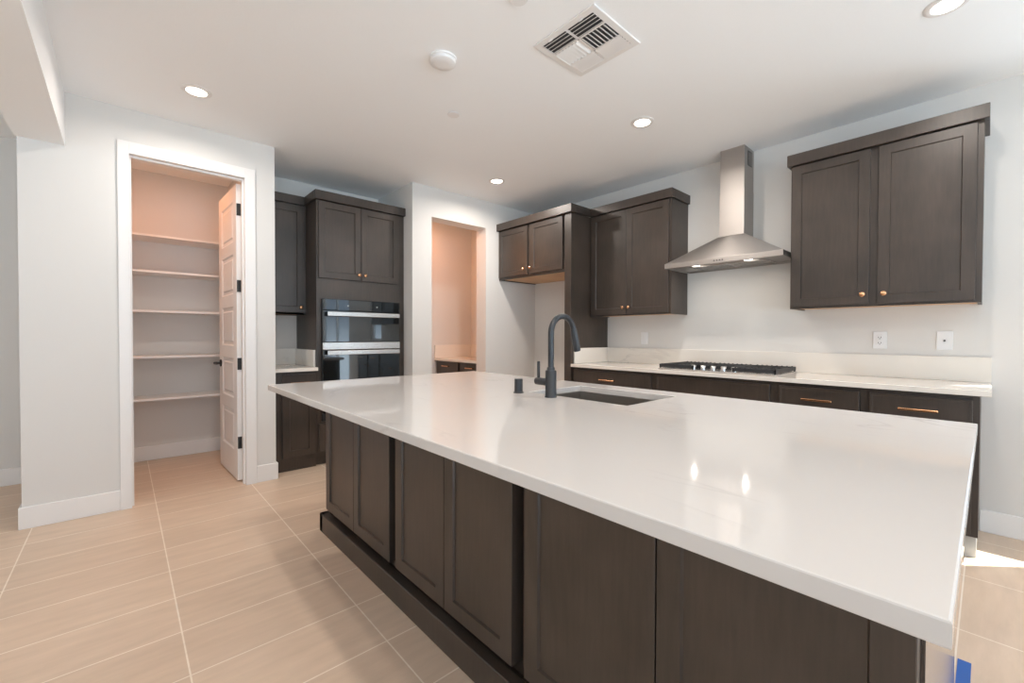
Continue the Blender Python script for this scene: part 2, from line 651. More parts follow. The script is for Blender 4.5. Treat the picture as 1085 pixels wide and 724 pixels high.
baseboard('baseboard_pantry_front', -0.463 - BT, -0.0157, YP - BT, YP)
baseboard('baseboard_pantry_end', -0.463 - BT, -0.463, YP, 5.17 - BT)
baseboard('baseboard_pantry_corner', 0.7955, 0.938 + BT, YP - BT, YP)
baseboard('baseboard_alcove_left', 0.938, 0.938 + BT, YP, 4.07)
baseboard('baseboard_hall', LEFT, -0.463 - BT, 5.17 - BT, 5.17)
baseboard('baseboard_pantry_back', -0.35, 0.83, 5.33 - BT, 5.33)
baseboard('baseboard_pantry_left', -0.35, -0.35 + BT, YP + .13, 5.33 - BT)
baseboard('baseboard_pantry_right', 0.83 - BT, 0.83, YP + .13, 5.33 - BT)
baseboard('baseboard_right', XR - BT, XR, -1.88, 0.025)
baseboard('baseboard_fridge_bay', XR - BT, XR, 2.86, YN)
baseboard('baseboard_back', 3.111, XR - BT, YN - BT, YN)
baseboard('baseboard_back_left', 2.168, 2.392, YN - BT, YN)


# windows (beyond the right edge of the photograph and behind the camera; they let the daylight in, the rear and left ones added for it)
def window(name, axis, p, a0, a1, z0, z1, bars, label):
    fr = MB()
    fwid, dep = 0.05, 0.06

    def b(u0, u1, zl, zh):
        if axis == 'x':
            fr.box(p, p + dep, u0, u1, zl, zh, 0.004)
        else:
            fr.box(u0, u1, p, p + dep, zl, zh, 0.004)
    b(a0, a1, z0, z0 + fwid)
    b(a0, a1, z1 - fwid, z1)
    for u in [a0] + bars + [a1 - fwid]:
        b(u, u + fwid, z0 + fwid, z1 - fwid)
    o = struct(name, fr, M['frame'])
    g = MB()
    c = p + dep / 2
    if axis == 'x':
        g.box(c, c + .006, a0 + .02, a1 - .02, z0 + .02, z1 - .02)
    else:
        g.box(a0 + .02, a1 - .02, c, c + .006, z0 + .02, z1 - .02)
    g.build('pane', M['glass'], o)
    return o


window('window_1', 'x', XR + .04, *WIN, [], 'narrow window')
window('window_2', 'x', XR + .04, *SLD, [-2.825], 'patio door')
window('added_window_3', 'y', REAR - .09, -2.7, 2.4, 0.0, 2.4, [-1.01, 0.66], 'added wide patio door')  # unseen rear opening, added and sized to even out the daylight
window('added_window_4', 'x', LEFT - .09, -2.9, -0.7, 0.4, 2.4, [-1.825], 'added wide window')  # unseen left opening, added for daylight from that side

# pantry door casing, jamb and stop
cs = MB()
yf = YP - .018
for (x0, x1, z0, z1) in ((-0.0156, 0.0433, 0, 2.503), (0.7225, 0.7954, 0, 2.503), (0.0433, 0.7225, 2.425, 2.503)):
    cs.box(x0, x1, yf, YP, z0, z1, 0.001)
struct('trim_1', cs, M['trim'])
jb = MB()
jb.box(0.028, 0.0433, YP, YP + .115, 0, 2.425)
jb.box(0.7225, 0.737, YP, YP + .115, 0, 2.425)
jb.box(0.028, 0.737, YP, YP + .115, 2.425, 2.44)
jb.box(0.0433, 0.055, YP + .03, YP + .075, 0, 2.425)
jb.box(0.711, 0.7225, YP + .03, YP + .075, 0, 2.425)
jb.box(0.055, 0.711, YP + .03, YP + .075, 2.413, 2.425)
struct('trim_2', jb, M['trim'])

# pantry door, swung into the pantry; built closed along x, then turned about its hinge pin
DW, DH, DT = 0.655, 2.395, 0.035
hinge_at = Vector((0.722, YP + .122, 0.012))
pan = []
rail_b, rail_t, rail_m, st = 0.23, 0.12, 0.10, 0.115
ph = (DH - rail_b - rail_t - 4 * rail_m) / 5
for k in range(5):
    z0 = rail_b + k * (ph + rail_m)
    pan.append((st, DW - st, z0, z0 + ph))
door_mb = MB().panelled('-y', 0.0, 0, DW, 0, DH, thick=DT / 2, panels=pan, recess=0.009, slope=0.012, raised=True)
back = MB().panelled('-y', 0.0, 0, DW, 0, DH, thick=DT / 2, panels=pan, recess=0.009, slope=0.012, raised=True)
bmesh.ops.transform(back.bm, matrix=Matrix.Translation((DW, DT, 0)) @ Matrix.Rotation(PI, 4, 'Z'), verts=back.bm.verts[:])
door_mb.merge(back.bm)
# local: hinge edge at x=0, free edge at x=DW, face y=0 becomes the face seen from the kitchen
door = door_mb.build('door_1', M['trim'])
door['kind'] = 'structure'
for z in (2.19, 1.575, 0.945, 0.305):
    hb = MB().box(-0.0030, 0.0, 0.001, DT - 0.002, z - 0.048, z + 0.048)
    hb.box(-0.0060, -0.0030, -0.016, 0.030, z - 0.048, z + 0.048)
    hb.cyl((-0.006, -0.005, z - .047), (-0.006, -0.005, z + .047), 0.0055, 12)
    o = hb.build('hinge', M['hinge'])
    o.parent = door
for side in (1, -1):
    y0 = DT if side > 0 else 0.0
    kb = MB()
    kb.lathe([(0, 0), (0.032, 0), (0.032, 0.006), (0.028, 0.010), (0.011, 0.012), (0.011, 0.050), (0, 0.050)], (DW - .065, y0, 0.925), (0, side, 0))
    kb.tube([(DW - .058, y0 + side * .048, .925), (DW - .10, y0 + side * .052, .925), (DW - .175, y0 + side * .050, .925)], [0.0115, 0.0105, 0.0080], 14)
    o = kb.build('door_handle', M['hinge'], smooth=True)
    o.parent = door
th = math.radians(92.2)
door.matrix_world = Matrix.Translation(hinge_at) @ Matrix.Rotation(th, 4, 'Z')

# pantry shelves
first = None
for k, (z, what) in enumerate(((2.085, 'topmost shelf of the five in the pantry, in warm lamp light'),
                               (1.765, 'second pantry shelf from the top'),
                               (1.410, 'middle pantry shelf of the five'),
                               (1.000, 'pantry shelf level with the door handle, second from bottom'),
                               (0.620, 'lowest pantry shelf, above the baseboard'))):
    if first is None:
        first = empty('pantry_shelf', (0.24, 5.33, z), 'white painted wooden ' + what, 'shelf', 'pantry shelves')
        MB().box(-0.348, 0.828, 5.0, 5.328, z - 0.020, z, 0.002).build('shelf_board', M['trim'], first)
    else:
        s = copy_tree(first)
        s.location.z = z
        s['label'] = 'white painted wooden ' + what


# ------------------------------------------------------------------ cabinet hardware and casework helpers
def knob(parent, pos, axis):
    return MB().lathe([(0, 0), (0.0065, 0), (0.0055, 0.012), (0.0095, 0.015), (0.0150, 0.019), (0.0155, 0.0235), (0.0125, 0.0275), (0.006, 0.0295), (0, 0.030)],
                      pos, axis, 24).build('knob', M['copper'], parent, smooth=True)


def pull(parent, axis, face, c, z, L=0.165):
    mb = MB()
    h = L / 2
    if axis == '-x':
        mb.box(face - .034, face - .024, c - h, c + h, z - .006, z + .006, 0.002)
        for s in (-1, 1):
            mb.box(face - .026, face, c + s * (h - .010) - .006, c + s * (h - .010) + .006, z - .006, z + .006, 0.0015)
    else:
        mb.box(c - h, c + h, face - .034, face - .024, z - .006, z + .006, 0.002)
        for s in (-1, 1):
            mb.box(c + s * (h - .010) - .006, c + s * (h - .010) + .006, face - .026, face, z - .006, z + .006, 0.0015)
    return mb.build('pull_handle', M['copper'], parent)


def door_part(parent, axis, face, a0, a1, z0, z1, name='door', thick=0.019, **kw):
    return MB().panelled(axis, face, a0, a1, z0, z1, thick=thick, **kw).build(name, M['wood'], parent)


W = M['wood']

# ------------------------------------------------------------------ island
isl = empty('kitchen_island', (1.45, 1.37, 0), 'large dark-stained island cabinet under the white quartz slab', 'island')
IX, IY0, IY1 = 0.957, 0.066, 2.680
body = MB().box(IX, 1.50 - .03, IY0, IY1, 0.09, 0.8835)
body.box(1.93, 2.0, IY0, IY1, 0.09, 0.8835)
body.box(1.46, 1.94, IY0, 0.93, 0.09, 0.8835)
body.box(1.46, 1.94, 1.57, IY1, 0.09, 0.8835)
body.box(1.46, 1.94, 0.93, 1.57, 0.09, 0.60)
body.build('body', W, isl)
MB().box(0.957, 2.0, IY0 - .004, IY0 - .0002, 0.0, 0.8835).build('end_panel', M['gloss_wood'], isl)
bm_ = MB()
bm_.box(0.887, 0.931, IY0, 2.728, 0, 0.108, 0.003)
bm_.box(0.887, 2.0, IY1, 2.728, 0, 0.108, 0.003)
bm_.build('base_moulding', W, isl)
MB().box(0.9311, 1.94, IY0, IY1 + .002, 0, 0.0905).build('plinth', W, isl)
for (a, b) in ((2.262, 2.676), (1.846, 2.258), (1.392, 1.786), (1.002, 1.388), (0.510, 0.946), (0.068, 0.506)):
    door_part(isl, '-x', 0.907, a, b, 0.142, 0.872, thick=0.0498)

ICX0, ICX1, ICY0, ICY1 = 0.603, 2.041, 0.0205, 2.705
SX0, SX1, SY0, SY1 = 1.500, 1.898, 0.970, 1.530
top = MB().ring_slab((ICX0, ICX1, ICY0, ICY1), (SX0, SX1, SY0, SY1), 0.884, 0.914, 0.003).build('island_countertop', M['quartz'])
tag(top, 'large white quartz slab with faint grey veins on the island', 'countertop')

sink = empty('sink', (1.70, 1.25, 0.64), 'undermount stainless steel sink set in the island slab', 'sink')
bas = MB()
zt, zb, t = 0.8835, 0.66, 0.006
bas.box(SX0 - .02, SX0 - .005, SY0 - .02, SY1 + .02, zb, zt)
bas.box(SX1 + .005, SX1 + .02, SY0 - .02, SY1 + .02, zb, zt)
bas.box(SX0 - .005, SX1 + .005, SY0 - .02, SY0 - .005, zb, zt)
bas.box(SX0 - .005, SX1 + .005, SY1 + .005, SY1 + .02, zb, zt)
bas.box(SX0 - .02, SX1 + .02, SY0 - .02, SY1 + .02, zb - .012, zb)
bas.build('basin', M['sink'], sink)
MB().lathe([(0, 0), (0.045, 0), (0.045, 0.003), (0.036, 0.004), (0.030, 0.001), (0, 0.001)], (1.72, 1.25, zb), (0, 0, 1)).build('drain', M['chrome'], sink, smooth=True)

# faucet
FX, FY, FZ = 1.442, 1.331, 0.9142
fc = empty('faucet', (FX, FY, FZ), 'matte black gooseneck pull-down faucet standing beside the sink', 'faucet')
MB().lathe([(0, 0), (0.0275, 0), (0.0275, 0.004), (0.0255, 0.007), (0.0255, 0.118), (0.0235, 0.122), (0.0180, 0.1225), (0.0180, 0.133), (0.0150, 0.137), (0, 0.137)],
           (FX, FY, FZ)).build('faucet_body', M['black'], fc, smooth=True)
R_ = 0.080
arc = [(FX, FY, FZ + .13), (FX, FY, FZ + .22)]
zc = 0.383 - 0.0135 - R_
for k in range(0, 25):
    a = math.radians(180 - k * 168 / 24)
    arc.append((FX + R_ + R_ * math.cos(a), FY, FZ + zc + R_ * math.sin(a)))
MB().tube(arc, 0.0135, 20).build('spout', M['black'], fc, smooth=True)
e0, e1 = Vector(arc[-2]), Vector(arc[-1])
dr = (e1 - e0).normalized()
p0 = e1 - dr * 0.004
MB().tube([p0, p0 + dr * .004, p0 + dr * .02, p0 + dr * .095, p0 + dr * .108], [0.0140, 0.0160, 0.0165, 0.0178, 0.0165], 20).build('spray_head', M['black'], fc, smooth=True)
lv = MB()
lv.cyl((FX, FY + .02, FZ + .067), (FX, FY + .092, FZ + .067), 0.0175, 24, bev=0.003)
lv.cyl((FX, FY + .078, FZ + .07), (FX, FY + .078, FZ + .160), 0.0068, 16, bev=0.002)
lv.build('lever', M['black'], fc, smooth=True)
ag = empty('air_gap_cap', (1.437, 1.540, FZ), 'short black cylindrical cap on the island slab left of the faucet', 'air gap')
MB().lathe([(0, 0), (0.0225, 0), (0.0225, 0.006), (0.0205, 0.008), (0.0205, 0.064), (0.0185, 0.068), (0, 0.069)], (1.437, 1.540, FZ)).build('cap', M['black'], ag, smooth=True)
MB().lathe([(0, 0), (0.0265, 0), (0.0265, 0.003), (0.0228, 0.0045), (0.0228, 0)], (1.437, 1.540, FZ)).build('flange', M['black'], ag, smooth=True)

tp = MB().box(1.25, 2.29, 0.028, 0.063, 0.0, 0.0012).build('painters_tape', M['tape'])
tag(tp, 'strip of blue painters tape on the floor at the island end', 'tape')

# ------------------------------------------------------------------ range wall: base run
CF = 3.312       # door fronts
CB = 3.331       # face frame


def base_cabinet(label, y0, y1, drawers, doors, pulls, blank=False):
    c = empty('base_cabinet', (3.62, (y0 + y1) / 2, 0), label, 'cabinet', 'base cabinets along the range wall')
    b = MB().box(CB, XR - .002, y0, y1, 0.132, 0.8835)
    b.build('body', W, c)
    MB().box(3.40, XR - .002, y0 + (0.006 if y0 < .1 else 0), y1, 0, 0.1315).build('toe_kick', M['plinth'], c)
    for i, (a, b2) in enumerate(drawers):
        d = MB().panelled('-x', CF, a, b2, 0.715, 0.858, thick=0.0185, panels=[(0.012, b2 - a - .012, 0.012, 0.131)], recess=0.0008, slope=0.002)
        d = d.build('false_front' if blank else 'drawer', W, c)
        if pulls[i] is not None:
            pull(d, '-x', CF, pulls[i], 0.783)
    for (a, b2) in doors:
        d = door_part(c, '-x', CF, a, b2, 0.15, 0.695, thick=0.0185)
        knob(d, (CF, b2 - .03 if (a, b2) == doors[0] else a + .03, 0.64), (-1, 0, 0))
    return c


base_cabinet('dark base cabinet beside the tall fridge panel, one wide drawer with copper pull', 1.8865, 2.773, [(1.912, 2.755)], [(1.912, 2.331), (2.336, 2.755)], [2.348])
base_cabinet('dark base cabinet below the gas cooktop with a plain false drawer front', 0.978, 1.886, [(1.012, 1.860)], [(1.012, 1.434), (1.438, 1.860)], [None], blank=True)
base_cabinet('dark base cabinet at the open end of the run, two drawers with copper pulls', 0.026, 0.9775, [(0.523, 0.954), (0.052, 0.474)], [(0.052, 0.474), (0.523, 0.954)], [0.738, 0.262])

rc = empty('range_countertop', (3.6, 1.38, 0.884), 'cream quartz worktop with upstand along the range wall', 'countertop')
MB().box(3.292, XR - .001, -0.014, 2.774, 0.884, 0.914, 0.002, 2).build('slab', M['cream'], rc)
MB().box(XR - .020, XR - .001, -0.014, 2.774, 0.9142, 1.068, 0.002).build('backsplash', M['cream'], rc)
MB().box(3.335, XR - .0202, 2.755, 2.774, 0.9142, 1.068, 0.002).build('side_splash', M['cream'], rc)

# cooktop
ck = empty('gas_cooktop', (3.615, 1.435, 0.9142), 'black gas cooktop with cast iron grates on the range worktop', 'cooktop')
KX0, KX1, KY0, KY1 = 3.365, 3.855, 0.985, 1.880
MB().box(KX0, KX1, KY0, KY1, 0.9145, 0.924, 0.003, 2).build('top_plate', M['steel_h'], ck)
for (bx, by, br) in ((3.74, 1.72, .036), (3.50, 1.73, .030), (3.66, 1.435, .048), (3.74, 1.15, .036), (3.50, 1.14, .030)):
    MB().lathe([(0, 0), (br + .012, 0), (br + .010, .006), (br, .007), (br, .014), (br - .004, .017), (0, .018)], (bx, by, 0.924)).build('burner', M['iron'], ck, smooth=True)


def grate(y0, y1, notch):
    g = MB()
    zl, zh, bw = 0.944, 0.958, 0.011
    x0, x1 = KX0 + .012 + (0.095 if notch else 0), KX1 - .008
    for y in (y0, y1 - bw):
        g.box(x0, x1, y, y + bw, zl - .013, zh, 0.002)
    for x in (x0, x1 - bw):
        g.box(x, x + bw, y0, y1, zl - .013, zh, 0.002)
    n = 5
    for k in range(1, n + 1):
        y = y0 + (y1 - y0 - bw) * k / (n + 1)
        g.box(x0 + .004, x1 - .004, y + .002, y + bw - .002, zl, zh, 0.002)
    xm = (x0 + x1) / 2
    g.box(xm - bw / 2, xm + bw / 2, y0 + .003, y1 - .003, zl - .002, zh - .001, 0.002)
    for x in (x0 + .004, x1 - bw - .004):
        for y in (y0 + .002, y1 - bw - .002):
            g.box(x, x + bw, y, y + bw, 0.924, zl, 0.002)
    # row of short teeth along the two outer rails
    for x in (x0, x1 - bw):
        k = y0 + .02
        while k < y1 - .02:
            g.box(x - .001, x + bw + .001, k, k + .009, zh - .003, zh + .004, 0.001)
            k += .035
    return g.build('grate', M['iron'], ck)


grate(KY0 + .008, KY0 + .300, False)
grate(KY0 + .304, KY0 + .591, True)
grate(KY0 + .595, KY1 - .008, False)
for k in range(5):
    MB().lathe([(0, 0), (0.025, 0), (0.025, .004), (0.021, .006), (0.0200, .032), (0.0175, .0355), (0, .036)],
               (KX0 + .042, 1.435 + (k - 2) * .078, 0.924)).build('control_knob', M['chrome'], ck, smooth=True)

# ------------------------------------------------------------------ range wall: uppers
UZ0, UZ1 = 1.390, 2.412
UF, UB = 3.583, 3.603


def crown(parent, boards):
    mb = MB()
    for b in boards:
        mb.box(*b, bev=0.002)
    return mb.build('crown_moulding', W, parent)


def carcass(parent, x0, x1, y0, y1, z0, z1, ledge=0.008, t=.018, front='x'):
    """closed box with the underside panel set up a little, so the rails show below it"""
    mb = MB()
    mb.box(x0, x1, y0, y1, z0 + ledge + .012, z1)
    mb.box(x0, x1, y0, y0 + t, z0, z0 + ledge + .012)
    mb.box(x0, x1, y1 - t, y1, z0, z0 + ledge + .012)
    if front == 'x':
        mb.box(x0, x0 + t, y0 + t, y1 - t, z0, z0 + ledge + .012)
    else:
        mb.box(x0 + t, x1 - t, y0, y0 + t, z0, z0 + ledge + .012)
        mb.bm.faces.ensure_lookup_table()
    mb.build('body', W, parent)
    if front == 'x':
        MB().box(x0 + t, x1, y0 + t, y1 - t, z0 + ledge, z0 + ledge + .0115).build('underside', M['maple'], parent)
    else:
        MB().box(x0 + t, x1 - t, y0 + t, y1, z0 + ledge, z0 + ledge + .0115).build('underside', M['maple'], parent)


u2 = empty('wall_cabinet', (3.75, 2.33, UZ0), 'dark two-door wall cabinet between the fridge panel and the steel hood', 'cabinet', 'dark wall cabinets')
carcass(u2, UB, XR - .002, 1.888, 2.774, UZ0, UZ1)
d = door_part(u2, '-x', UF, 2.338, 2.752, 1.402, 2.404); knob(d, (UF, 2.368, 1.466), (-1, 0, 0))
d = door_part(u2, '-x', UF, 1.908, 2.334, 1.402, 2.404); knob(d, (UF, 2.304, 1.466), (-1, 0, 0))
crown(u2, [(3.567, 3.625, 1.868, 2.774, 2.4122, 2.492), (3.6252, XR - .002, 1.868, 1.910, 2.4122, 2.492)])

u3 = empty('wall_cabinet', (3.75, 0.5, UZ0), 'large dark two-door wall cabinet right of the steel hood, rightmost in the photo', 'cabinet', 'dark wall cabinets')
carcass(u3, UB, XR - .002, 0.030, 0.972, UZ0, UZ1)
d = door_part(u3, '-x', UF, 0.526, 0.962, 1.402, 2.404); knob(d, (UF, 0.556, 1.467), (-1, 0, 0))
d = door_part(u3, '-x', UF, 0.056, 0.484, 1.402, 2.404); knob(d, (UF, 0.450, 1.467), (-1, 0, 0))
crown(u3, [(3.567, 3.625, 0.010, 0.992, 2.4122, 2.492), (3.6252, XR - .002, 0.010, 0.052, 2.4122, 2.492), (3.6252, XR - .002, 0.950, 0.992, 2.4122, 2.492)])

# fridge bay: tall panel and the cabinet over it
fp = MB().box(3.294, XR - .002, 2.776, 2.860, 0, 2.412, 0.0015).build('fridge_end_panel', W)
tag(fp, 'tall dark wooden panel from floor to crown beside the empty fridge bay', 'panel')
fcab = empty('fridge_cabinet', (3.6, 3.38, 1.84), 'shallow dark two-door cabinet high over the empty fridge bay', 'cabinet', 'dark wall cabinets')
carcass(fcab, 3.313, XR - .002, 2.861, YN - .001, 1.840, 2.412)
d = door_part(fcab, '-x', 3.294, 3.402, 3.880, 1.866, 2.404); knob(d, (3.294, 3.450, 1.927), (-1, 0, 0))
d = door_part(fcab, '-x', 3.294, 2.894, 3.358, 1.866, 2.404); knob(d, (3.294, 3.346, 1.929), (-1, 0, 0))
crown(fcab, [(3.267, 3.335, 2.754, YN - .001, 2.4122, 2.493), (3.3352, 3.5666, 2.754, 2.800, 2.4122, 2.493)])

# range hood
hd = empty('range_hood', (3.69, 1.435, 1.77), 'stainless steel chimney range hood over the gas cooktop', 'hood')
HX, HY0, HY1 = 3.478, 0.985, 1.885
can = MB()
lip0, lip1 = 1.770, 1.811
can.ring_slab((HX, XR - .002, HY0, HY1), (HX + .022, XR - .02, HY0 + .022, HY1 - .022), lip0, lip1, 0.0015)
can.box(HX + .021, XR - .019, HY0 + .021, HY1 - .021, lip0 + .012, lip1 - .001)
can.hull([(HX + .002, HY0 + .002, lip1), (XR - .002, HY0 + .002, lip1), (XR - .002, HY1 - .002, lip1), (HX + .002, HY1 - .002, lip1)],
         [(3.700, 1.322, 2.018), (XR - .002, 1.322, 2.018), (XR - .002, 1.526, 2.018), (3.700, 1.526, 2.018)])
can.build('canopy', M['steel'], hd)
MB().box(3.705, XR - .002, 1.328, 1.520, 2.012, 2.385, 0.001).build('lower_chimney', M['steel'], hd)
MB().box(3.7075, XR - .002, 1.3305, 1.5175, 2.385, CEIL - .001, 0.001).build('upper_chimney', M['steel'], hd)
gr = MB()
gr.box(3.775, 3.865, 1.3285, 1.3310, 2.585, 2.70)
gr.build('vent_grille', M['dark'], hd)
gs = MB()
for k in range(7):
    gs.box(3.777, 3.863, 1.3272, 1.3286, 2.592 + k * .015, 2.599 + k * .015)
gs.build('grille_bars', M['steel'], hd)
for (y0, y1) in ((1.14, 1.43), (1.44, 1.73)):
    f = MB().box(3.60, 3.88, y0, y1, lip0 + .006, lip0 + .012)
    for k in range(12):
        f.box(3.61 + k * .022, 3.618 + k * .022, y0 + .01, y1 - .01, lip0 + .003, lip0 + .0062)
    f.build('grease_filter', M['steel_h'], hd)
for k in range(4):
    MB().cyl((HX + .001, 1.402 + k * .021, 1.790), (HX - .004, 1.402 + k * .021, 1.790), 0.0048, 14).build('button', M['dark'], hd)
for y in (1.640, 1.238):
    MB().lathe([(0, 0), (0.030, 0), (0.030, -.006), (0.026, -.008), (0, -.008)], (3.545, y, lip0 + .010)).build('hood_lamp', M['bulb'], hd)
    ld = bpy.data.lights.new('hood_lamp_light', 'AREA')
    ld.shape = 'DISK'
    ld.size = 0.022
    ld.energy = 0.8
    ld.color = (1.0, 0.90, 0.78)
    lo = bpy.data.objects.new('hood_lamp_light', ld)
    lo.location = (3.545, y, lip0 - .002)
    col.objects.link(lo)


# wall plates on the range wall
def plate(y, label, kind):
    p = empty('wall_plate', (XR, y, 1.168), label, 'outlet' if kind == 'outlet' else ('switch' if kind == 'switch' else 'wall plate'))
    MB().box(XR - .007, XR - .0005, y - .037, y + .037, 1.168 - .060, 1.168 + .060, 0.0025, 2).build('cover', M['plastic'], p)
    if kind in ('outlet', 'switch'):
        MB().box(XR - .010, XR - .0072, y - .0165, y + .0165, 1.168 - .0335, 1.168 + .0335, 0.001).build('insert', M['plastic'], p)
    if kind == 'outlet':
        for dz in (-.019, .019):
            for sy in (-1, 1):
                MB().box(XR - .0108, XR - .0101, y + sy * .0068 - .0013, y + sy * .0068 + .0013, 1.168 + dz - .004, 1.168 + dz + .005).build('slot', M['dark'], p)
            MB().cyl((XR - .0108, y, 1.168 + dz - .009), (XR - .0101, y, 1.168 + dz - .009), .0028, 10).build('ground_hole', M['dark'], p)
        for dz in (-.00325, .00325):
            MB().box(XR - .0112, XR - .0101, y - .007, y + .007, 1.168 + dz - .0022, 1.168 + dz + .0022).build('test_button', M['plastic'], p)
    if kind == 'coax':
        MB().cyl((XR - .013, y, 1.168), (XR - .0072, y, 1.168), .0055, 14).build('coax_jack', M['dark'], p)
    if kind == 'switch':
        MB().box(XR - .0125, XR - .0102, y - .0145, y + .0145, 1.168 - .030, 1.168 + .001, 0.001).build('rocker', M['plastic'], p)
    for dz in (-.048, .048):
        MB().cyl((XR - .0078, y, 1.168 + dz), (XR - .0069, y, 1.168 + dz), .003, 10).build('screw', M['plastic'], p)
    return p


plate(0.508, 'white power outlet with dark slots on the wall above the range worktop', 'outlet')
plate(0.190, 'white wall plate with one small dark round jack near the worktop end', 'coax')
plate(2.330, 'white rocker switch on the wall left of the gas cooktop', 'switch')

# ------------------------------------------------------------------ oven alcove
TX0, TX1, TY = 1.302, 2.166, 4.070
tw = empty('oven_cabinet', (1.735, 4.36, 0), 'tall dark cabinet tower housing the wall oven', 'cabinet')
b = MB()
b.box(TX0, TX0 + .040, TY, 4.668, 0.1, 2.412)
b.box(TX1 - .062, TX1, TY, 4.668, 0.1, 2.412)
b.box(TX0 + .040, TX1 - .062, TY, 4.668, 1.524, 2.412)
b.box(TX0 + .040, TX1 - .062, TY, 4.668, 0.1, 0.40)
b.box(TX0 + .040, TX1 - .062, 4.63, 4.668, 0.40, 1.524)
b.build('body', W, tw)
MB().box(TX0, TX1, 4.13, 4.668, 0, 0.0995).build('toe_kick', W, tw)
d = door_part(tw, '-y', 4.051, 1.318, 1.708, 1.712, 2.404); knob(d, (1.684, 4.051, 1.765), (0, -1, 0))
d = door_part(tw, '-y', 4.051, 1.713, 2.100, 1.712, 2.404); knob(d, (1.744, 4.051, 1.765), (0, -1, 0))
d = MB().panelled('-y', 4.051, 1.318, 2.100, 0.13, 0.385, panels=[(0.012, .770, .012, .243)], recess=.0008, slope=.002, thick=.0185).build('drawer', W, tw)
pull(d, '-y', 4.051, 1.71, 0.32)
crown(tw, [(1.281, TX1, 4.027, 4.095, 2.4122, 2.492), (1.281, 1.325, 4.0952, 4.668, 2.4122, 2.492)])

ov = empty('wall_oven', (1.722, 4.2, 0.41), 'black glass double wall oven with steel handles in the dark tower', 'oven')
OX0, OX1 = 1.3425, 2.1035
MB().box(OX0 + .002, OX1 - .002, 4.056, 4.60, 0.405, 1.522).build('body', M['dark'], ov)
ud = MB().box(OX0, OX1, 4.036, 4.056, 1.128, 1.420, 0.003).build('upper_door', M['oven'], ov)
MB().box(OX0, OX1, 4.036, 4.056, 1.423, 1.522, 0.003).build('control_panel', M['oven'], ov)
ldr = MB().box(OX0, OX1, 4.036, 4.056, 0.480, 1.056, 0.003).build('lower_door', M['oven'], ov)
MB().box(OX0, OX1, 4.030, 4.056, 1.059, 1.125, 0.003).build('steel_band', M['steel_h'], ov)
MB().box(OX0, OX1, 4.040, 4.056, 0.41, 0.476, 0.003).build('lower_vent', M['dark'], ov)


def oven_handle(parent, z0, z1):
    h = MB().box(1.373, 2.079, 3.985, 3.998, z0, z1, 0.003, 2)
    for x in (1.40, 2.035):
        h.box(x, x + .018, 3.996, 4.038, (z0 + z1) / 2 - .008, (z0 + z1) / 2 + .008)
    return h.build('handle', M['steel_h'], parent)


oven_handle(ud, 1.366, 1.405)
oven_handle(ldr, 1.012, 1.050)
MB().cyl((1.575, 4.0352, 1.466), (1.575, 4.0366, 1.466), .007, 16).build('icon', M['plinth'], ov)
MB().cyl((1.860, 4.0352, 1.466), (1.860, 4.0366, 1.466), .007, 16).build('icon', M['plinth'], ov)

ab = empty('base_cabinet', (1.12, 4.37, 0), 'narrow dark base cabinet between the pantry wall and the oven tower', 'cabinet')
MB().box(0.939, 1.301, TY, 4.668, 0.085, 0.871).build('body', W, ab)
MB().box(0.953, 1.301, 4.095, 4.668, 0, 0.0845).build('toe_kick', W, ab)
d = MB().panelled('-y', 4.051, 1.014, 1.290, 0.705, 0.846, panels=[(0.012, .264, .012, .129)], recess=.0008, slope=.002, thick=.0185).build('drawer', W, ab)
pull(d, '-y', 4.051, 1.152, 0.775, 0.16)
d = door_part(ab, '-y', 4.051, 1.014, 1.290, 0.125, 0.685)
knob(d, (1.262, 4.051, 0.64), (0, -1, 0))
ac = empty('alcove_countertop', (1.12, 4.36, 0.872), 'short cream quartz worktop with upstand beside the oven tower', 'countertop')
MB().box(0.939, 1.3015, 4.026, 4.669, 0.872, 0.902, 0.002, 2).build('slab', M['cream'], ac)
MB().box(0.939, 1.3015, 4.650, 4.669, 0.9022, 1.056, 0.002).build('backsplash', M['cream'], ac)
MB().box(1.2825, 1.3015, 4.10, 4.6498, 0.9022, 1.056, 0.002).build('side_splash', M['cream'], ac)

au = empty('wall_cabinet', (1.12, 4.52, 1.385), 'narrow dark wall cabinet left of the oven tower, single door with copper knob', 'cabinet', 'dark wall cabinets')
carcass(au, 0.939, 1.3015, 4.370, 4.668, 1.385, 2.412, front='y')
d = door_part(au, '-y', 4.351, 0.962, 1.280, 1.402, 2.400)
knob(d, (1.250, 4.351, 1.452), (0, -1, 0))
crown(au, [(0.939, 1.2805, 4.333, 4.395, 2.4122, 2.490)])

# ------------------------------------------------------------------ room behind the cased opening
sb = empty('base_cabinet', (3.42, 4.53, 0), 'dark base cabinet with two drawers seen through the cased opening', 'cabinet')
MB().box(3.151, 3.728, YN + .179, 4.998, 0.10, 0.8555).build('body', W, sb)
MB().box(3.21, 3.728, YN + .179, 4.998, 0, 0.0995).build('toe_kick', W, sb)
for (a, b2, pc) in ((4.480, 4.972, 4.735), (4.085, 4.436, 4.215)):
    d = MB().panelled('-x', 3.132, a, b2, 0.700, 0.846, panels=[(0.012, b2 - a - .012, .012, .134)], recess=.0008, slope=.002, thick=.0185).build('drawer', W, sb)
    pull(d, '-x', 3.132, pc, 0.792, 0.15)
    d = door_part(sb, '-x', 3.132, a, b2, 0.13, 0.680, thick=.0185)
    knob(d, (3.132, a + .03, .63), (-1, 0, 0))
sk = empty('study_countertop', (3.42, 4.53, 0.856), 'cream worktop with upstand in the warm-lit room behind the opening', 'countertop')
MB().box(3.112, 3.729, YN + .178, 4.999, 0.856, 0.886, 0.002, 2).build('slab', M['cream'], sk)
